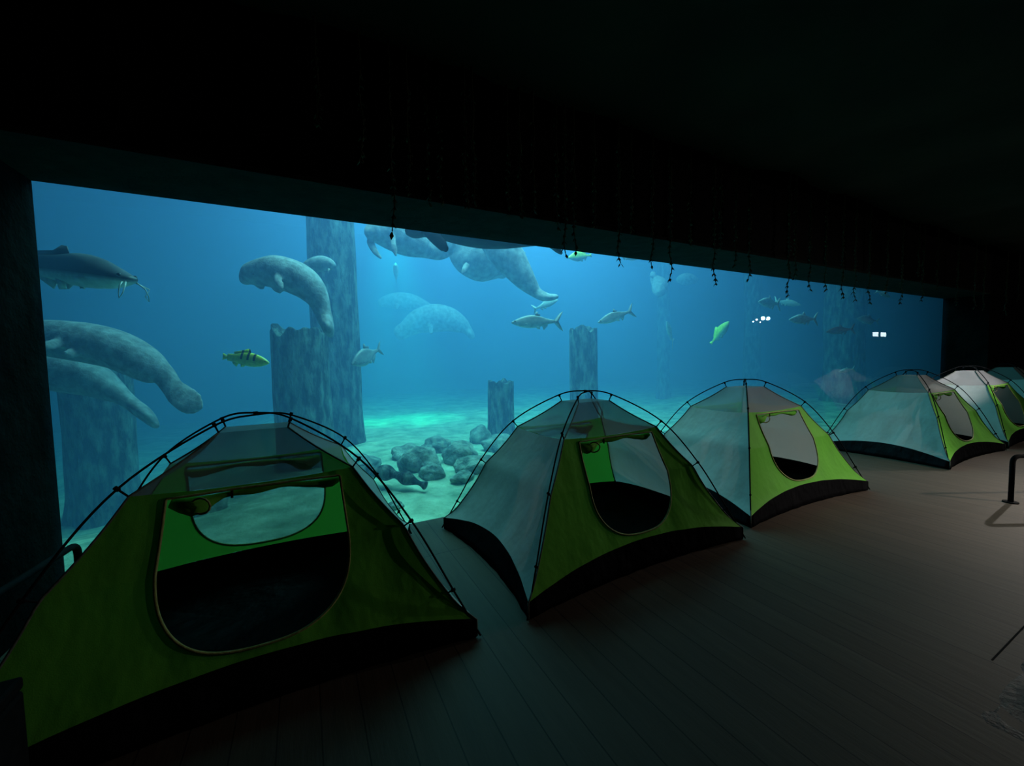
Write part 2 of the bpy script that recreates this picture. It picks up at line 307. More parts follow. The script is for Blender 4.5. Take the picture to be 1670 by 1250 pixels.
o = mesh('ceiling', V, F, M['ceiling']); o['kind'] = 'structure'

# the acrylic pane: clear sheet, mirror-like only at its surface
m_, nt, out = mat('clear_acrylic')
tr = nt.nodes.new('ShaderNodeBsdfTransparent'); tr.inputs['Color'].default_value = (0.93, 0.99, 0.98, 1)
gl = nt.nodes.new('ShaderNodeBsdfGlossy'); gl.inputs['Roughness'].default_value = 0.0
fr = nt.nodes.new('ShaderNodeFresnel'); fr.inputs['IOR'].default_value = 1.35
mx = nt.nodes.new('ShaderNodeMixShader')
nt.links.new(fr.outputs[0], mx.inputs[0]); nt.links.new(tr.outputs[0], mx.inputs[1]); nt.links.new(gl.outputs[0], mx.inputs[2])
nt.links.new(mx.outputs[0], out.inputs[0])
f = MB(); f.add([(XL, GY, 0), (XR, GY, 0), (XR, GY, ZT), (XL, GY, ZT)], [(0, 1, 2, 3)])
o = structure('window_1', f, m_)

# ------------------------------------------------------------------ the tank: sand, walls, water
def sand_z(x, y):
    z = -0.05 + 0.13 * noise.noise(Vector((x * 0.5, y * 0.5, 0))) + 0.05 * noise.noise(Vector((x * 1.7, y * 1.7, 3)))
    ss = lambda t: (lambda q: q * q * (3 - 2 * q))(max(0.0, min(1.0, t)))
    z -= 0.8 * ss((0.3 - x) / 3.5) * ss((y - 4.6) / 3) + 0.10 * ss((y - 8) / 5)
    return z
V = []; F = []; nx, ny = 220, 130
for j in range(ny + 1):
    for i in range(nx + 1):
        x = -12 + 37 * i / nx; y = GY + 0.13 + 18.0 * (j / ny)
        V.append((x, y, sand_z(x, y)))
for j in range(ny):
    for i in range(nx):
        a = j * (nx + 1) + i; F.append((a, a + 1, a + nx + 2, a + nx + 1))
o = mesh('ground_sand_bed', V, F, M['sand']); o['kind'] = 'structure'
f = MB(); f.box(-12, 25, 21.9, 22.1, -2, 8); structure('wall_tank_back', f, M['tankwall'])
f = MB(); f.box(-12.2, -12, GY + .12, 22, -2, 8); structure('wall_tank_left', f, M['tankwall'])
f = MB(); f.box(25, 25.2, GY + .12, 22, -2, 8); structure('wall_tank_right', f, M['wall'])
m_, nt, out = mat('tank_water')
vsn = nt.nodes.new('ShaderNodeVolumeScatter'); vsn.inputs['Color'].default_value = (0.30, 0.53, 1.0, 1); vsn.inputs['Density'].default_value = 0.088
vsn.inputs['Anisotropy'].default_value = 0.0
vab = nt.nodes.new('ShaderNodeVolumeAbsorption'); vab.inputs['Color'].default_value = (0.25, 0.72, 0.84, 1); vab.inputs['Density'].default_value = 0.20
ad = nt.nodes.new('ShaderNodeAddShader')
nt.links.new(vsn.outputs[0], ad.inputs[0]); nt.links.new(vab.outputs[0], ad.inputs[1]); nt.links.new(ad.outputs[0], out.inputs['Volume'])
f = MB(); f.box(-11.95, 24.95, GY + 0.02, 21.88, -1.9, 7.0)
o = f.build('water', m_, None, False); o['kind'] = 'structure'
# ------------------------------------------------------------------ manatees: one swept skin per animal, flippers fused in
def swept(mb, st, side, n=20, sub=5):
    S = catmull([list(s) for s in st], sub); side = Vector(side)
    P = [Vector(s[:3]) for s in S]; V = []
    for i, s in enumerate(S):
        t = (P[min(i + 1, len(P) - 1)] - P[max(i - 1, 0)]).normalized()
        nrm = t.cross(side); nrm = nrm.normalized() if nrm.length > 0.05 else Vector((0, 0, 1)); b = nrm.cross(t).normalized()
        ha, hb = max(s[3], 0.004), max(s[4], 0.004)
        for k in range(n):
            an = 2 * PI * k / n
            V.append(P[i] + nrm * ha * math.cos(an) + b * hb * math.sin(an))
    F = [(i * n + k, i * n + (k + 1) % n, (i + 1) * n + (k + 1) % n, (i + 1) * n + k) for i in range(len(S) - 1) for k in range(n)]
    F.append(tuple(reversed(range(n)))); F.append(tuple((len(S) - 1) * n + k for k in range(n)))
    mb.add(V, F)
MAN_LABEL = {
 'upper_left': 'upper grey manatee by the left jamb, rounded paddle tail hanging to the right',
 'lower_left': 'lower dark manatee partly behind another, thin tail edge pointing down right',
 'curled': 'curled grey manatee with folded flippers and drooping tail, above the broken stump',
 'pair_front': 'pale manatee facing out under the beam with one long flipper reaching down',
 'dark_under_beam': 'dark manatee cut off by the beam, one broad flipper hanging down',
 'belly_away': 'wide pale manatee body seen from behind, just below the dark manatee',
 'diving_tail': 'long manatee slanting down to a pale fluke, right of the wide pale body',
 'far_arched': 'very faint arched manatee far off in the middle of the blue water',
 'far_left_faint': 'faintest manatee far off, above and left of the arched one',
 'behind_trunk': 'faint manatee in front of the tall trunk, behind the curled manatee',
 'far_right_round': 'small rounded distant manatee seen end-on below the hanging vines',
 'far_right_faint': 'small flat faint manatee shape right of the rounded distant one'}
for key, d in MANATEES.items():
    st = d['spine']; mid = st[len(st) // 2]
    org = Vector(mid[:3])
    mb = MB()
    loc = lambda s: (s[0] - org.x, s[1] - org.y, s[2] - org.z, s[3], s[4])
    swept(mb, [loc(s) for s in st], d['side'])
    for fl in d['flippers']:
        swept(mb, [loc(s) for s in fl], d['side'], 12, 4)
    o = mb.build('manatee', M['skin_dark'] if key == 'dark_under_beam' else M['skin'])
    o.location = org
    r = o.modifiers.new('fuse', 'REMESH'); r.mode = 'VOXEL'; r.voxel_size = 0.018 if d['side'] and key in ('upper_left', 'lower_left', 'curled', 'pair_front', 'dark_under_beam') else 0.03; r.use_smooth_shade = True
    s = o.modifiers.new('soften', 'SMOOTH'); s.factor = 0.6; s.iterations = 4
    tag(o, MAN_LABEL[key], 'manatee', 'manatees in the tank')
    if 'eye' in d:
        e = MB(); c = Vector(d['eye']) - org
        e.tube([c + Vector((0, 0, -.012)), c + Vector((0, 0, -.006)), c + Vector((0, 0, .006)), c + Vector((0, 0, .012))], [.005, .011, .011, .005], 8)
        e.build('eye', M['eye'], o)

# ------------------------------------------------------------------ fish
def fish_mat(name, back, belly, bars=None, split=0.0, soft=0.08, rough=0.4, mott=0.3):
    m_, nt, out = mat(name)
    tc = nt.nodes.new('ShaderNodeTexCoord'); sep = nt.nodes.new('ShaderNodeSeparateXYZ'); nt.links.new(tc.outputs['Object'], sep.inputs[0])
    mr = nt.nodes.new('ShaderNodeMapRange'); mr.inputs['From Min'].default_value = split - soft; mr.inputs['From Max'].default_value = split + soft
    nt.links.new(sep.outputs['Z'], mr.inputs['Value'])
    r = ramp(nt, mr.outputs[0], [(0.0, belly), (1.0, back)])
    n = nz(nt, 14, 4); r2 = ramp(nt, n.outputs[0], [(0.35, (1 - mott,) * 3), (0.65, (1, 1, 1))])
    mx = nt.nodes.new('ShaderNodeMix'); mx.data_type = 'RGBA'; mx.blend_type = 'MULTIPLY'; mx.inputs[0].default_value = 1
    nt.links.new(r.outputs[0], mx.inputs[6]); nt.links.new(r2.outputs[0], mx.inputs[7]); col = mx.outputs[2]
    for bx in (bars or []):
        a = nt.nodes.new('ShaderNodeMath'); a.operation = 'SUBTRACT'; a.inputs[1].default_value = bx; nt.links.new(sep.outputs['X'], a.inputs[0])
        b = nt.nodes.new('ShaderNodeMath'); b.operation = 'ABSOLUTE'; nt.links.new(a.outputs[0], b.inputs[0])
        c = nt.nodes.new('ShaderNodeMath'); c.operation = 'LESS_THAN'; c.inputs[1].default_value = 0.024; nt.links.new(b.outputs[0], c.inputs[0])
        g = nt.nodes.new('ShaderNodeMath'); g.operation = 'GREATER_THAN'; g.inputs[1].default_value = 0.0; nt.links.new(sep.outputs['Z'], g.inputs[0])
        h = nt.nodes.new('ShaderNodeMath'); h.operation = 'MULTIPLY'; nt.links.new(c.outputs[0], h.inputs[0]); nt.links.new(g.outputs[0], h.inputs[1])
        m2 = nt.nodes.new('ShaderNodeMix'); m2.data_type = 'RGBA'; nt.links.new(h.outputs[0], m2.inputs[0]); nt.links.new(col, m2.inputs[6])
        m2.inputs[7].default_value = (0.01, 0.015, 0.01, 1); col = m2.outputs[2]
    p = nt.nodes.new('ShaderNodeBsdfPrincipled'); p.inputs['Roughness'].default_value = rough; nt.links.new(col, p.inputs['Base Color'])
    nt.links.new(p.outputs[0], out.inputs[0]); return m_
FM = {
 'catfish': fish_mat('catfish_skin', (0.05, 0.05, 0.055), (0.75, 0.75, 0.70), None, -0.015, 0.012),
 'bass': fish_mat('yellow_barred_skin', (0.75, 0.80, 0.05), (0.85, 0.9, 0.25), [-0.05, 0.09, 0.22], 0.0, 0.1),
 'silver': fish_mat('silver_skin', (0.22, 0.24, 0.25), (0.75, 0.75, 0.72), None, 0.0, 0.07),
 'pacu': fish_mat('grey_skin', (0.16, 0.20, 0.22), (0.4, 0.45, 0.45), None, 0.0, 0.1),
 'yellow': fish_mat('green_yellow_skin', (0.75, 1.0, 0.12), (0.2, 0.35, 0.3), None, -0.04, 0.05),
 'pale': fish_mat('pale_scales', (0.75, 0.85, 0.8), (0.5, 0.55, 0.55), None, 0.0, 0.08),
 'red': fish_mat('dull_red_skin', (0.25, 0.10, 0.09), (0.4, 0.28, 0.26), None, 0.0, 0.1)}
PROF = {  # s from snout(0) to tail root(1): half height above, below, half width (in body lengths)
 'catfish': [(0, .014, .02, .03), (.06, .032, .042, .065), (.18, .075, .075, .09), (.32, .115, .09, .09), (.5, .125, .09, .07), (.7, .10, .075, .045), (.88, .085, .055, .025), (1, .075, .05, .012)],
 'bass': [(0, .01, .015, .012), (.08, .06, .06, .04), (.22, .115, .105, .06), (.42, .15, .13, .065), (.62, .14, .12, .05), (.82, .09, .085, .028), (1, .07, .07, .012)],
 'silver': [(0, .008, .014, .01), (.08, .045, .05, .03), (.25, .105, .10, .05), (.45, .14, .12, .055), (.65, .115, .10, .04), (.85, .055, .05, .02), (1, .032, .032, .01)],
 'pacu': [(0, .012, .02, .02), (.08, .07, .07, .04), (.22, .14, .13, .065), (.42, .19, .18, .07), (.62, .16, .15, .055), (.84, .06, .06, .025), (1, .035, .035, .01)]}
PROF['yellow'] = [(a, b * .95, c * .95, d) for a, b, c, d in PROF['pacu']]; PROF['red'] = PROF['silver']; PROF['pale'] = PROF['silver']
FINS = {
 'catfish': dict(tail=(.14, .10, .03), dorsal=(-.27, .0, .05), anal=(-.24, -.08, .05), pelvic=True),
 'bass': dict(tail=(.12, .07, .0), dorsal=(-.22, .12, .075), anal=(-.25, -.12, .07), pelvic=True),
 'silver': dict(tail=(.19, .20, .12), dorsal=(-.06, .04, .07), anal=(-.22, -.10, .08), pelvic=True),
 'pacu': dict(tail=(.18, .17, .09), dorsal=(-.10, .06, .09), anal=(-.25, -.08, .10), pelvic=True)}
FINS['yellow'] = FINS['bass']; FINS['red'] = FINS['silver']; FINS['pale'] = FINS['silver']
def plate(mb, poly, th=0.010, y0=0.0, rot=None):
    n = len(poly); c = Vector((sum(p[0] for p in poly) / n, 0, sum(p[1] for p in poly) / n))
    V = [Vector((x, -0.0025, z)) for x, z in poly] + [Vector((x, 0.0025, z)) for x, z in poly] + [c + Vector((0, -th, 0)), c + Vector((0, th, 0))]
    if rot: V = [rot @ v for v in V]
    V = [v + Vector((0, y0, 0)) for v in V] if not rot else V
    F = [(i, (i + 1) % n, 2 * n) for i in range(n)] + [(n + (i + 1) % n, n + i, 2 * n + 1) for i in range(n)] + [(i, n + i, n + (i + 1) % n, (i + 1) % n) for i in range(n)]
    mb.add(V, F)
FISH_MESH = {}
def fish_mesh(kind):
    mb = MB(); n = 20; S = catmull([list(p) for p in PROF[kind]], 4); V = []
    for s in S:
        x = 0.5 - 0.86 * s[0]
        for k in range(n):
            an = 2 * PI * k / n; cz, cyy = math.sin(an), math.cos(an)
            V.append((x, s[3] * cyy, (s[1] if cz > 0 else s[2]) * cz))
    F = [(i * n + k, (i + 1) * n + k, (i + 1) * n + (k + 1) % n, i * n + (k + 1) % n) for i in range(len(S) - 1) for k in range(n)]
    F.append(tuple(range(n))); F.append(tuple(reversed([(len(S) - 1) * n + k for k in range(n)])))
    mb.add(V, F)
    fd = FINS[kind]; L, Hh, fork = fd['tail']; x0 = -0.34
    plate(mb, [(x0, .02), (x0 - L * .6, Hh * .75), (x0 - L, Hh), (x0 - L + fork * .9, .012), (x0 - L + fork * .9, -.012), (x0 - L, -Hh), (x0 - L * .6, -Hh * .75), (x0, -.02)], 0.006)
    def top(x): return min(S, key=lambda q: abs((0.5 - 0.86 * q[0]) - x))
    a, b, h = fd['dorsal']
    plate(mb, [(b, top(b)[1] - .02), (b - .03, top(b)[1] + h * .95), (b - .07, top(b)[1] + h), ((a + b) / 2, top((a + b) / 2)[1] + h * .6), (a - .02, top(a)[1] + h * .45), (a, top(a)[1] - .02)])
    a, b, h = fd['anal']
    plate(mb, [(b, -top(b)[2] + .02), (b - .04, -top(b)[2] - h), (a, -top(a)[2] - h * .4), (a, -top(a)[2] + .015)])
    for s in (-1, 1):   # paired fins spread sideways and down
        R = Matrix.Translation((0.24, s * top(.24)[3] * .85, -top(.24)[2] * .45)) @ Matrix.Rotation(s * math.radians(-55), 4, 'X')
        plate(mb, [(0, .01), (-.04, -.03), (-.13, -.11), (-.15, -.09), (-.11, -.01), (-.04, .02)], .006, rot=R)
        R = Matrix.Translation((0.0, s * top(0)[3] * .5, -top(0)[2] * .85)) @ Matrix.Rotation(s * math.radians(-25), 4, 'X')
        plate(mb, [(0.02, .01), (-.01, -.05), (-.07, -.06), (-.06, .01)], .005, rot=R)
    if kind == 'catfish':
        for s in (-1, 1):
            for q in (0, 1):
                mb.tube([(.485 - .02 * q, s * .03, -.015), (.52, s * (.06 + .03 * q), -.05), (.53 - .03 * q, s * .08, -.10), (.52, s * .09, -.13)], [.005, .004, .003, .002], 6)
    return mb
FISH_LABEL = {
 'F1': ('catfish', 'long catfish with dark back, white belly and whiskers, by the left jamb'),
 'F2': ('bass', 'bright yellow fish with three black bars on its back, left of the broken stump'),
 'F3': ('fish', 'silver grey forked-tail fish facing left, left of the slim stump top'),
 'F4': ('fish', 'silver fish facing left with a bright glint, right above the slim stump'),
 'F5': ('fish', 'grey deep-bodied fish beside the big tall trunk, tail raised to the right'),
 'F6': ('fish', 'yellow-green fish right under the beam by the first short vines'),
 'F7': ('fish', 'grey fish whose back is cut off by the beam above'),
 'F8': ('fish', 'small pale fish hanging head up, alone between the slim stump and a green fish'),
 'F9': ('fish', 'green-backed fish slanting with its tail down to the left'),
 'F10': ('fish', 'pale turquoise fish tucked just behind the silver grey fish and the manatee fluke'),
 'F11': ('fish', 'slender pale fish, upper left one above the lamp reflections'),
 'F12': ('fish', 'slender pale turquoise fish facing right, above the lamp reflections'),
 'F13': ('fish', 'pale silver fish right of the lamp reflections, facing left'),
 'F14': ('fish', 'dull red fish near the dim right part of the pane'),
 'F15': ('fish', 'dark distant fish up and right of the dull red fish'),
 'F16': ('fish', 'tiny pale fish under the beam where the vines hang thickest'),
 'F17': ('fish', 'tiny faint fish hanging upright below the pale pair of manatees'),
 'F18': ('fish', 'tiny pale fish low down left of the fourth tent')}
for kind, name, hd, tl in FISH:
    if kind not in FISH_MESH:
        mb = fish_mesh(kind)
        FISH_MESH[kind] = mb.build('fish_shape', FM[kind]).data
        bpy.data.objects.remove([o for o in bpy.data.objects if o.name.startswith('fish_shape')][0])
    hd, tl = Vector(hd), Vector(tl); L = (hd - tl).length; fx = (hd - tl) / L
    up = Vector((0, 0, 1)); up = (up - fx * up.dot(fx)).normalized(); left = up.cross(fx)
    cat, lab = FISH_LABEL[name]
    o = bpy.data.objects.new({'catfish': 'catfish', 'bass': 'barred_fish'}.get(kind, 'fish'), FISH_MESH[kind]); COL.objects.link(o)
    c = (hd + tl) / 2
    o.matrix_world = Matrix(((fx.x * L, left.x * L, up.x * L, c.x), (fx.y * L, left.y * L, up.y * L, c.y), (fx.z * L, left.z * L, up.z * L, c.z), (0, 0, 0, 1)))
    tag(o, lab, cat, 'fish in the tank')
    if name in ('F1', 'F2', 'F3', 'F4', 'F5'):
        ex, ez = (0.45, .012) if kind == 'catfish' else (.43, .02)
        for s in (-1, 1):
            e = MB(); y = s * (.052 if kind == 'catfish' else .034)
            e.tube([(ex, y - s * .008, ez), (ex, y, ez), (ex, y + s * .006, ez)], [.016, .016, .006], 10)
            e.build('eye', M['eye'], o)

# ------------------------------------------------------------------ sunken trunks
TR_LABEL = {
 'stump_big': ('tree_stump', 'broad broken tree stump with ragged rim under the curled manatee'),
 'tall': ('dead_tree', 'tall thick tree trunk rising out of view behind the broken stump'),
 'stump_slim': ('tree_stump', 'slim flat-topped stump with streaked bark behind the second tent'),
 'stump_dark': ('tree_stump', 'dark short stump in the haze, left of the slim flat-topped one'),
 'far_stump': ('tree_stump', 'very faint wide stump far back between the dark short and the slim stump'),
 'left_far': ('tree_stump', 'dim tall stump behind the two manatees by the left jamb'),
 'far_thin': ('dead_tree', 'faint thin upright trunk far back below the small pale fish'),
 'right_dark': ('dead_tree', 'dark tall trunk behind the dull red fish at the dim right'),
 'right_far': ('dead_tree', 'faint tall trunk behind the lamp reflections')}
def trunk(name, x, y, r, zt, seed):
    n = 64; rows = 60; V = []; F = []
    tall = name in ('tall', 'far_thin', 'right_dark', 'right_far')
    if tall: zt = 7.1
    z0 = sand_z(x, y) - 0.25; H = zt - z0
    for j in range(rows + 1):
        t = j / rows
        for k in range(n):
            an = 2 * PI * k / n; ca, sa = math.cos(an), math.sin(an)
            rr = r * (1 + 0.40 * math.exp(-t * H / 0.40) * (0.6 + 0.4 * math.cos(5 * an + seed)))
            rr *= 1 + 0.10 * noise.noise(Vector((ca * 2.5 + seed, sa * 2.5, t * H * 0.5))) + 0.05 * noise.noise(Vector((ca * 8 + seed, sa * 8, t * H * 0.9)))
            z = z0 + H * t
            if not tall: z -= t ** 8 * r * 0.45 * (0.5 + noise.noise(Vector((ca * 2.2, sa * 2.2, seed + 9))))
            V.append((ca * rr, sa * rr, z - z0))
    for j in range(rows):
        for k in range(n):
            a = j * n + k; b = j * n + (k + 1) % n; F.append((a, b, b + n, a + n))
    top = rows * n   # rim and sunken hollow
    for q, (sr, dz) in enumerate(((0.80, 0.0), (0.62, -0.18 * r), (0.3, -0.30 * r))):
        for k in range(n):
            vx = V[top + k]; V.append((vx[0] * sr, vx[1] * sr, vx[2] + dz))
        for k in range(n):
            a = top + q * n + k; b = top + q * n + (k + 1) % n; F.append((a, b, b + n, a + n))
    F.append(tuple(top + 3 * n + k for k in range(n)))
    nm, lab = TR_LABEL[name]
    o = mesh(nm, V, F, M['trunk']); o.location = (x, y, z0)
    tag(o, lab, 'stump' if nm == 'tree_stump' else 'tree trunk')
for i, (nme, x, y, r, zt) in enumerate(TRUNKS): trunk(nme, x, y, r, zt, i * 3.7)

# ------------------------------------------------------------------ rocks and sunken log
def boulder(x, y, sx, sy, sz, seed, label, rz=0.0):
    bm = bmesh.new(); bmesh.ops.create_icosphere(bm, subdivisions=4, radius=1)
    for v in bm.verts:
        d = 1 + 0.28 * noise.noise(v.co * 1.3 + Vector((seed, 0, 0))) + 0.10 * noise.noise(v.co * 3.5 + Vector((0, seed, 0))) + 0.04 * noise.noise(v.co * 9)
        v.co = Vector((v.co.x * sx * d, v.co.y * sy * d, v.co.z * sz * d))
    me = bpy.data.meshes.new('rock'); bm.to_mesh(me); bm.free()
    for p in me.polygons: p.use_smooth = True
    me.materials.append(M['rock'])
    o = bpy.data.objects.new('rock', me); COL.objects.link(o); o.location = (x, y, sand_z(x, y) + sz * 0.35); o.rotation_euler = (0, 0, rz)
    return tag(o, label, 'rock', 'rocks on the tank floor')
ROCKS = [  # x, y, half sizes, label
 (1.42, 5.62, .24, .20, .22, 'dark rounded rock, biggest of the pile behind the gap between the first two tents'),
 (2.08, 5.86, .24, .22, .19, 'rounded rock on the right of the biggest one in the pile'),
 (1.44, 5.15, .15, .13, .11, 'pale domed rock in front of the biggest one in the pile'),
 (2.05, 5.02, .26, .18, .15, 'wide low rock beside the left slope of the second tent'),
 (1.72, 4.78, .12, .10, .07, 'small flat rock between the log end and the wide low rock'),
 (3.05, 7.35, .20, .17, .22, 'upright rock at the foot of the dark short stump'),
 (3.05, 6.30, .34, .24, .18, 'long rock hidden partly by the left pole of the second tent'),
 (0.80, 4.35, .07, .06, .05, 'small round pebble-like rock just in front of the sunken log'),
 (1.98, 6.75, .25, .20, .16, 'mottled rock behind the pile, under the dark short stump'),
 (0.70, 6.3, .28, .2, .12, 'flat rock at the foot of the broken stump'),
 (-1.3, 5.6, .35, .28, .20, 'low rock beside the trunk below the two manatees'),
 (4.7, 7.3, .34, .25, .22, 'low hazy rock behind the top of the second tent'),
 (1.40, 6.45, .22, .2, .14, 'hazy rock at the back left of the pile')]
for i, (x, y, a, b, c, lab) in enumerate(ROCKS): boulder(x, y, a * 1.25, b * 1.2, c * 1.1, i * 5.3, lab, i * 0.9)
mb = MB(); pts = catmull([(0.55, 5.35, .10), (0.80, 5.10, .15), (1.00, 4.85, .12), (1.22, 4.62, .04)], 6)
mb.tube(pts, [.10 + .03 * math.sin(i * 1.1) - .003 * i for i in range(len(pts))], 14)
o = mb.build('sunken_log', M['trunk']); dsp = o.modifiers.new('sub', 'SUBSURF'); dsp.levels = dsp.render_levels = 2
tag(o, 'dark sunken log lying on the sand left of the rock pile', 'log')

def vine_label(i, x, zt, top):
    L = top - zt
    size = 'long' if L > 1.35 else ('short' if L < .75 else 'medium')
    if x < 1.0: where = 'beam left of the second tent'
    elif x < 3.0: where = 'dark beam above the second tent'
    elif x < 5.2: where = 'beam above the third tent'
    elif x < 8.0: where = 'beam between the third and fourth tents'
    elif x < 11.0: where = 'beam above the fourth tent'
    else: where = 'dark wall past the pane'
    k = seen.get((size, where), 0); seen[(size, where)] = k + 1
    order = ['', 'second ', 'third ', 'fourth ', 'fifth ', 'sixth ', 'seventh ', 'eighth ', 'ninth ', 'tenth ', 'eleventh ', 'twelfth '][k]
    return '%s%s vine from the left on the %s' % (order or 'first ', size, where)
# ------------------------------------------------------------------ tents
TA, TB, TH = 1.0325, 0.7476, 1.225
DIAG = math.hypot(TA, TB)
KEYS = [(1.0, 0.012), (0.886, 0.258), (0.709, 0.634), (0.4814, 0.9735), (0.169, 1.194), (0.0, 1.2251)]
def seam_points():
    out = [(0.985, 0.10)]
    off = [0, .035, .05, .06, .05]
    for i in range(1, 5):
        r0, z0 = KEYS[i - 1]; r2, z2 = KEYS[i + 1]
        t = Vector(((r2 - r0) * DIAG, z2 - z0)).normalized(); nn = Vector((t.y, -t.x))
        if nn.x < 0: nn = -nn
        out.append((KEYS[i][0] - nn.x * off[i] / DIAG, KEYS[i][1] - nn.y * off[i]))
    return out
SEAM = seam_points()
ZSH = SEAM[3][1]; RSH = SEAM[3][0]; ZTP = SEAM[4][1]; RTP = SEAM[4][0]
def seam_r(z):
    P = SEAM[:4]
    if z <= P[0][1]: return P[0][0] + (P[0][1] - z) * 0.0
    for i in range(3):
        if z <= P[i + 1][1] or i == 2:
            t = (z - P[i][1]) / (P[i + 1][1] - P[i][1]); t = min(max(t, 0), 1)
            return P[i][0] + (P[i + 1][0] - P[i][0]) * t - 0.012 * math.sin(PI * t)
def to3(face, h, dep, z):
    return {'front': (h, -dep, z), 'back': (-h, dep, z), 'right': (dep, h, z), 'left': (-dep, -h, z)}[face]
def ext(face): return (TA, TB) if face in ('front', 'back') else (TB, TA)
def panel_pt(face, h, z, seed=0.0):
    A, B = ext(face); r = seam_r(z); hs = A * r
    u = max(-1, min(1, h / hs)); k = 1 - u * u
    sag = 0.035 * k * (0.4 + 0.6 * math.sin(PI * min(1, z / ZSH)))
    wr = 0.006 * noise.noise(Vector((h * 6 + seed, z * 3, seed))) * min(1, k * 3)
    return to3(face, h, B * r - sag + wr, z)
def zbot(face, h):
    A, _ = ext(face); return 0.10 + 0.105 * (1 - min(1, (h / A)) ** 2)
def ztop(face, h):
    A, _ = ext(face); hs = A * RSH; return ZSH - 0.018 * max(0, 1 - (h / hs) ** 2)
def grid_panel(face, n=28, rows=20):
    A, _ = ext(face); V = []; F = []
    for j in range(rows + 1):
        for i in range(n + 1):
            u = -1 + 2 * i / n
            # walk the column: width shrinks with height
            hb = A * SEAM[0][0] * u; zb = zbot(face, hb); ht = A * RSH * u; zt = ztop(face, ht)
            z = zb + (zt - zb) * j / rows; h = A * seam_r(z) * u
            V.append(panel_pt(face, h, z, 3.0))
    for j in range(rows):
        for i in range(n):
            a = j * (n + 1) + i; F.append((a, a + 1, a + n + 2, a + n + 1))
    return V, F
CXD, CZD = 0.03, 0.60
def hole_r(ang):
    # D-shaped door outline as distance from its centre
    ca, sa = math.cos(ang), math.sin(ang); lo, hi = 0.01, 1.2
    for _ in range(30):
        m_ = (lo + hi) / 2; x, z = ca * m_, sa * m_
        zt = ZSH - 0.035 - CZD
        if z > 0: inside = z < zt and abs(x) < 0.385 - 0.02 * (z / zt)
        else: inside = (abs(x) / 0.385) ** 2.6 + (abs(z) / 0.355) ** 2.6 < 1
        lo, hi = (m_, hi) if inside else (lo, m_)
    return lo
def outer_r(face, ang):
    A, _ = ext(face); ca, sa = math.cos(ang), math.sin(ang); lo, hi = 0.01, 2.0
    for _ in range(34):
        m_ = (lo + hi) / 2; x, z = CXD + ca * m_, CZD + sa * m_
        inside = z < ztop(face, x) and z > zbot(face, x) and abs(x) < A * seam_r(z)
        lo, hi = (m_, hi) if inside else (lo, m_)
    return lo
def door_angles(face):
    A, _ = ext(face)
    an = [2 * PI * k / 120 for k in range(120)]
    cor = [(A * SEAM[0][0], 0.10), (-A * SEAM[0][0], 0.10), (A * RSH, ZSH), (-A * RSH, ZSH)]
    for i in (1, 2):
        cor += [(A * SEAM[i][0], SEAM[i][1]), (-A * SEAM[i][0], SEAM[i][1])]
    zt = ZSH - 0.035
    cor += [(CXD + .375, zt), (CXD - .375, zt)]
    an += [math.atan2(z - CZD, x - CXD) % (2 * PI) for x, z in cor]
    return sorted(set(an))
def door_panel(face, K=9):
    an = door_angles(face); V = []; F = []; n = len(an)
    for j in range(K + 1):
        for a in an:
            r0, r1 = hole_r(a), outer_r(face, a); r = r0 + (r1 - r0) * j / K
            x, z = CXD + math.cos(a) * r, CZD + math.sin(a) * r
            V.append(panel_pt(face, x, z, 7.0))
    for j in range(K):
        for k in range(n):
            a, b = j * n + k, j * n + (k + 1) % n; F.append((a, a + n, b + n, b))
    return V, F
def door_outline(face, off=0.0):
    out = []
    for a in door_angles(face):
        r = hole_r(a) + off; out.append(panel_pt(face, CXD + math.cos(a) * r, CZD + math.sin(a) * r, 7.0))
    return out
def roof_panel(face):
    A, B = ext(face); n, rows = 14, 10; V = []; F = []
    for j in range(rows + 1):
        t = j / rows; r = RSH + (RTP - RSH) * t - 0.015 * math.sin(PI * t); z = ZSH + (ZTP - ZSH) * t
        for i in range(n + 1):
            u = -1 + 2 * i / n; k = 1 - u * u
            zz = z - 0.018 * k * (1 - t) - 0.02 * k * math.sin(PI * t)
            V.append(to3(face, A * r * u, B * r - (0.035 * 0.4) * k * (1 - t), zz))
    for j in range(rows):
        for i in range(n):
            a = j * (n + 1) + i; F.append((a, a + 1, a + n + 2, a + n + 1))
    return V, F
def pole_pts(sx, sy):
    half = catmull([(r * TA * sx, r * TB * sy, z) for r, z in KEYS], 8)
    return half
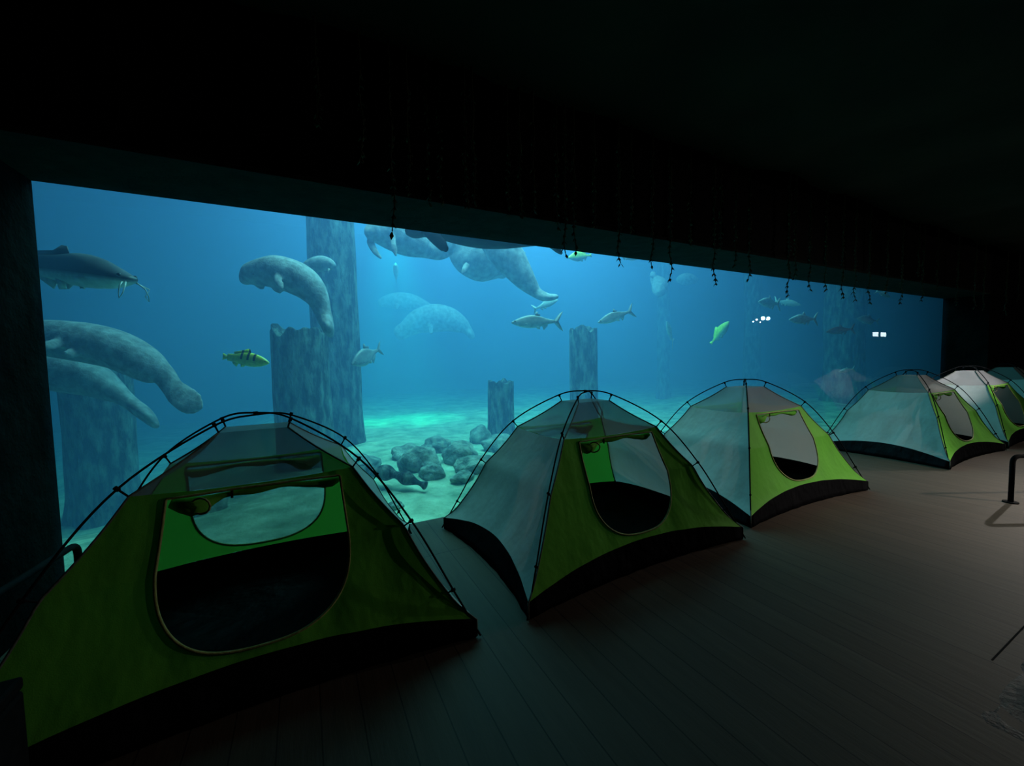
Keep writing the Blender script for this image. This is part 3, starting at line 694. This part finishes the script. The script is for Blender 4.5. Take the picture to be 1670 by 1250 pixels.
def make_tent(name='dome_tent'):
    root = empty(name)
    V, F = door_panel('front'); mesh('front_panel', V, F, M['green'], root)
    V, F = door_panel('back'); mesh('back_panel', V, F, M['green'], root)
    for s in ('left', 'right'):
        V, F = grid_panel(s); mesh('side_panel', V, F, M['grey'], root)
    for s in ('front', 'back', 'left', 'right'):
        V, F = roof_panel(s); o = mesh('roof_panel', V, F, M['net'], root)
    # crown
    V = []; F = []; n = 6
    for j in range(n + 1):
        for i in range(n + 1):
            u, v = -1 + 2 * i / n, -1 + 2 * j / n
            V.append((TA * RTP * u, TB * RTP * v, ZTP - 0.012 * (1 - u * u) * (1 - v * v)))
    for j in range(n):
        for i in range(n):
            a = j * (n + 1) + i; F.append((a, a + 1, a + n + 2, a + n + 1))
    mesh('crown_panel', V, F, M['net'], root)
    # groundsheet: floor and raised side walls
    V = []; F = []; n = 24
    ring = []
    for face in ('front', 'right', 'back', 'left'):
        A, B = ext(face)
        for i in range(n):
            u = -1 + 2 * i / n; ring.append((face, A * 0.985 * u, u))
    N = len(ring); rows = 4
    for j in range(rows + 1):
        t = j / rows
        for face, h, u in ring:
            A, B = ext(face); zb = zbot(face, h)
            top = Vector(panel_pt(face, h, zb, 7.0 if face in ('front', 'back') else 3.0))
            bow = 0.075 * (1 - u * u)
            bot = Vector(to3(face, h, B * 0.985 - bow, 0.004))
            p = bot.lerp(top, t); wob = 0.010 * noise.noise(Vector((h * 9, t * 3, len(face)))) * (1 - t)
            V.append(tuple(p + Vector((wob, wob, 0))))
    for j in range(rows):
        for k in range(N):
            a, b = j * N + k, j * N + (k + 1) % N; F.append((a, b, b + N, a + N))
    V.append((0, 0, 0.004)); F += [(k, N * (rows + 1), (k + 1) % N) for k in range(N)]
    mesh('groundsheet', V, F, M['tub'], root)
    # back door filled with insect net
    ol = door_outline('back'); c = panel_pt('back', CXD, CZD, 7.0)
    mesh('net_window', [c] + ol, [(0, 1 + (k + 1) % len(ol), 1 + k) for k in range(len(ol))], M['darknet'], root)
    for face in ('front', 'back'):
        ol = door_outline(face, 0.004); mb = MB()
        nrm = -1 if face == 'front' else 1
        mb.tube([(x, y + nrm * .004, z) for x, y, z in ol] + [(ol[0][0], ol[0][1] + nrm * .004, ol[0][2])], .0065, 6, False)
        mb.build('door_trim', M['trim'], root)
        # rolled-up flap tied under the top edge
        s = 1 if face == 'front' else -1; mb = MB(); yy = -TB * RSH * s; pts = []; rad = []
        for i in range(19):
            t = i / 18; x = CXD - .36 + .73 * t
            bg = .028 * math.exp(-((t - .13) / .10) ** 2) + .012 * math.exp(-((t - .93) / .06) ** 2)
            rad.append(.015 + .004 * math.sin(t * 17) + bg); pts.append((x * s, yy + s * .02, ZSH - .042 - rad[-1] - .006 * math.sin(t * 9)))
        mb.tube(pts, rad, 10)
        fl = mb.build('rolled_flap', M['green'], root)
        mb = MB(); lp = []
        for i in range(13):
            an = 2 * PI * i / 12; lp.append(((CXD - .24 + .04 * math.cos(an)) * s, yy + s * (-.022 - .02 * math.cos(an)), ZSH - .085 + .038 * math.sin(an)))
        mb.tube(lp, .005, 6, False); mb.build('tie_loop', M['trim'], fl)
        mb = MB(); mb.tube([((CXD - .12) * s, yy + s * .01, ZSH - .03), ((CXD - .12) * s, yy + s * .006, ZSH - .075)], .006, 6); mb.build('toggle', M['black'], fl)
    # poles, clips, corner seams
    for sy in (-1, 1):
        h1 = pole_pts(-1, sy); h2 = pole_pts(1, -sy); h2.reverse()
        dz = 0.006 * sy
        mb = MB(); mb.tube([(x, y, z + dz * (1 - abs(x) / TA)) for x, y, z in h1 + h2[1:]], .0055, 8)
        mb.build('pole', M['black'], root)
    for sx in (-1, 1):
        for sy in (-1, 1):
            for i in range(1, 5):
                a = Vector((KEYS[i][0] * TA * sx, KEYS[i][0] * TB * sy, KEYS[i][1])); b = Vector((SEAM[i][0] * TA * sx, SEAM[i][0] * TB * sy, SEAM[i][1]))
                d = (a - b).normalized(); mb = MB()
                mb.tube([b, a - d * .012, a - d * .011, a + d * .010], [.0045, .0045, .0095, .0095], 8)
                mb.build('clip', M['black'], root)
            mb = MB(); pts = []
            for j in range(25):
                z = 0.10 + (ZSH - 0.10) * j / 24; r = seam_r(z); pts.append((TA * r * sx, TB * r * sy, z))
            for j in range(1, 8):
                t = j / 7; r = RSH + (RTP - RSH) * t - 0.015 * math.sin(PI * t); pts.append((TA * r * sx, TB * r * sy, ZSH + (ZTP - ZSH) * t))
            mb.tube([(.985 * TA * sx, .985 * TB * sy, .01)] + pts, .0055, 6); mb.build('corner_seam', M['seam'], root)
    mb = MB(); mb.tube([(0, 0, TH + .012), (0, 0, TH - .01)], .012, 8); mb.build('hub', M['black'], root)
    return root
TENTS = [(-0.255, 2.694, 0.013, 'nearest green tent facing the camera, open door and see-through back net'),
         (2.086, 2.714, 0.021, 'second tent from the left, grey side lit blue, whole green door side in view'),
         (4.405, 2.821, -0.011, 'third tent from the left, bright green lit front and grey side'),
         (8.233, 2.665, -0.009, 'fourth tent from the left, mostly grey side in view, standing apart'),
         (10.508, 2.634, -0.033, 'pale-roofed tent just behind the fourth tent'),
         (12.85, 2.70, 0.0, 'darkest and farthest tent, only its top and dim side showing at the picture edge')]
tent0 = make_tent()
for i, (x, y, rz, lab) in enumerate(TENTS):
    t = tent0 if i == 0 else copy_tree(tent0)
    t.location = (x, y, 0); t.rotation_euler = (0, 0, rz)
    tag(t, lab, 'tent', 'dome tents along the tank window')

# ------------------------------------------------------------------ hanging vines along the ceiling edge
VINES.sort()
seen = {}
for i, (x, zt) in enumerate(VINES):
    mb = MB(); vy = edge_y(x) - .03; top = edge_z(x) + .01; pts = []; n = max(8, int((top - zt) / .05)); px = rnd.uniform(0, 6)
    for j in range(n + 1):
        t = j / n; a = .012 * t
        pts.append((a * math.sin(px + j * .8), a * math.cos(px + j * 1.1), -(top - zt) * t))
    mb.tube(pts, [.010 * (1 - .6 * j / n) for j in range(n + 1)], 6)
    for j in range(2, n + 1):           # drooping leaves
        for q in range(3):
            p = Vector(pts[j]); an = rnd.uniform(0, 2 * PI); ln = rnd.uniform(.03, .06); wd = rnd.uniform(.008, .015)
            d = Vector((math.cos(an) * .55, math.sin(an) * .55, -.85)).normalized(); sd = Vector((-math.sin(an), math.cos(an), 0)); up = d.cross(sd)
            c = p + d * ln * .5
            mb.add([p, c + sd * wd, p + d * ln, c - sd * wd, c + up * .003, c - up * .003], [(0, 1, 4), (1, 2, 4), (2, 3, 4), (3, 0, 4), (1, 0, 5), (2, 1, 5), (3, 2, 5), (0, 3, 5)])
    o = mb.build('hanging_vine', M['vine']); o.location = (x, vy, top)
    tag(o, vine_label(i, x, zt, top), 'vine', 'vines hanging from the ceiling edge')

# ------------------------------------------------------------------ floor hoops, low box, gravel bed, lamps
def hoop(pts, r, label):
    P = [Vector(p) for p in pts]; out = [P[0]]
    for i in range(1, len(P) - 1):
        a = (P[i - 1] - P[i]).normalized(); b = (P[i + 1] - P[i]).normalized(); R = .07
        for k in range(7):
            t = k / 6; out.append((P[i] + a * R) * (1 - t) ** 2 + P[i] * 2 * t * (1 - t) + (P[i] + b * R) * t * t)
    out.append(P[-1])
    root = empty('floor_hoop', P[0]); L = lambda q: tuple(Vector(q) - P[0])
    mb = MB(); mb.tube([L(q) for q in out], r, 12); mb.build('tube', M['black'], root)
    for q in (P[0], P[-1]):
        mb = MB(); mb.tube([L(q + Vector((0, 0, .0))), L(q + Vector((0, 0, .010)))], .055, 16); mb.build('foot_plate', M['black'], root, False)
    return tag(root, label, 'rail', 'black tube hoops bolted to the floor')
hoop([(6.13, 1.22, 0), (6.13, 1.22, .462), (7.55, .45, .462), (7.55, .45, 0)], .020, 'black tube hoop on the open floor, in front of the fourth tent')
hoop([(-1.33, 3.50, 0), (-1.33, 3.50, .39), (-1.42, 2.75, .39), (-1.42, 2.75, 0)], .020, 'black tube hoop beside the left jamb, behind the nearest tent')
root = empty('low_box', (-1.10, 1.62, 0)); mb = MB(); mb.box(-.27, .30, -.12, .12, 0.02, .53); b_ = mb.build('body', M['black'], root, False); bevel(b_, .015)
mb = MB(); mb.box(-.27, .30, -.12, .12, .532, .57); b_ = mb.build('lid', M['black'], root, False); bevel(b_, .01)
mb = MB(); mb.box(-.24, .27, -.10, .10, 0, .02); mb.build('plinth', M['black'], root, False)
tag(root, 'black box on the floor at the near corner of the nearest tent, mostly cut off', 'box')
V = []; F = []; nx, ny = 50, 40       # rough rock-work border of the walkway
for j in range(ny + 1):
    for i in range(nx + 1):
        x = 2.35 + 3.4 * i / nx; y = -1.2 + 1.75 * j / ny
        e_ = min(1, min(i, nx - i) / 4, (ny - j) / 4)
        V.append((x, y, -.005 + e_ * (.035 + .05 * noise.noise(Vector((x * 5, y * 5, 1))) + .03 * noise.noise(Vector((x * 14, y * 14, 2))))))
for j in range(ny):
    for i in range(nx):
        a = j * (nx + 1) + i; F.append((a, a + 1, a + nx + 2, a + nx + 1))
o = mesh('gravel_bed', V, F, solid('wet_dark_gravel', (.006, .006, .005), (.035, .032, .028), 9, .6, .9, .03, spec=.3, detail=8))
tag(o, 'rough dark rock-work border of the walkway in the near right corner', 'rock border', kind='stuff')
mb = MB(); mb.box(2.9, 26, .606, .613, -.01, .0012); structure('trim_floor_joint', mb, M['fascia'])
def emis(name, col, st):
    m_, nt, out = mat(name); e = nt.nodes.new('ShaderNodeEmission'); e.inputs[0].default_value = (*col, 1); e.inputs[1].default_value = st
    nt.links.new(e.outputs[0], out.inputs[0]); return m_
M['bulb'] = emis('lamp_bulb', (1, .9, .78), 300.0); M['sign'] = emis('lit_panel', (.75, .95, 1), 9.0)
def track_lamp(x, y, z, r, label, aim=(-.8, .45, -.35)):
    root = empty('spot_lamp', (x, y, z)); d = Vector(aim).normalized()
    mb = MB(); mb.tube([-d * .16, -d * .15, d * 0.01], [r * .7, r * 1.5, r * 1.6], 14, True); mb.build('housing', M['black'], root)
    mb = MB(); mb.tube([d * .012, d * .02], [r, r], 14); mb.build('bulb', M['bulb'], root)
    mb = MB(); mb.tube([-d * .08 + Vector((0, 0, r)), -d * .08 + Vector((0, 0, 3.52 - z))], .012, 6); mb.build('stem', M['black'], root)
    tag(root, label, 'lamp', 'ceiling spot lamps')
track_lamp(14.12, -1.50, 2.75, .020, 'ceiling spot lamp seen only as the bright left reflection in the pane')
track_lamp(13.95, -1.50, 2.66, .018, 'small ceiling spot lamp mirrored low in the left group of glints')
track_lamp(14.80, -1.50, 2.80, .055, 'largest ceiling spot lamp, mirrored as the biggest star in the pane')
track_lamp(14.34, -1.50, 2.66, .012, 'ceiling spot lamp mirrored between the left glints and the big star')
root = empty('lit_sign', (22.9, -1.5, 2.33))
mb = MB(); mb.box(-.35, 1.05, -.06, .0, -.14, .14); mb.build('frame', M['black'], root, False)
for a, b in ((-.28, .22), (.46, .98)):
    mb = MB(); mb.box(a, b, 0, .012, -.095, .095); mb.build('lit_panel', M['sign'], root, False)
mb = MB(); mb.tube([(.35, -.03, .14), (.35, -.03, 1.2)], .015, 6); mb.build('stem', M['black'], root)
tag(root, 'sign box with two small lit panels, mirrored in the dim right end of the pane', 'sign')
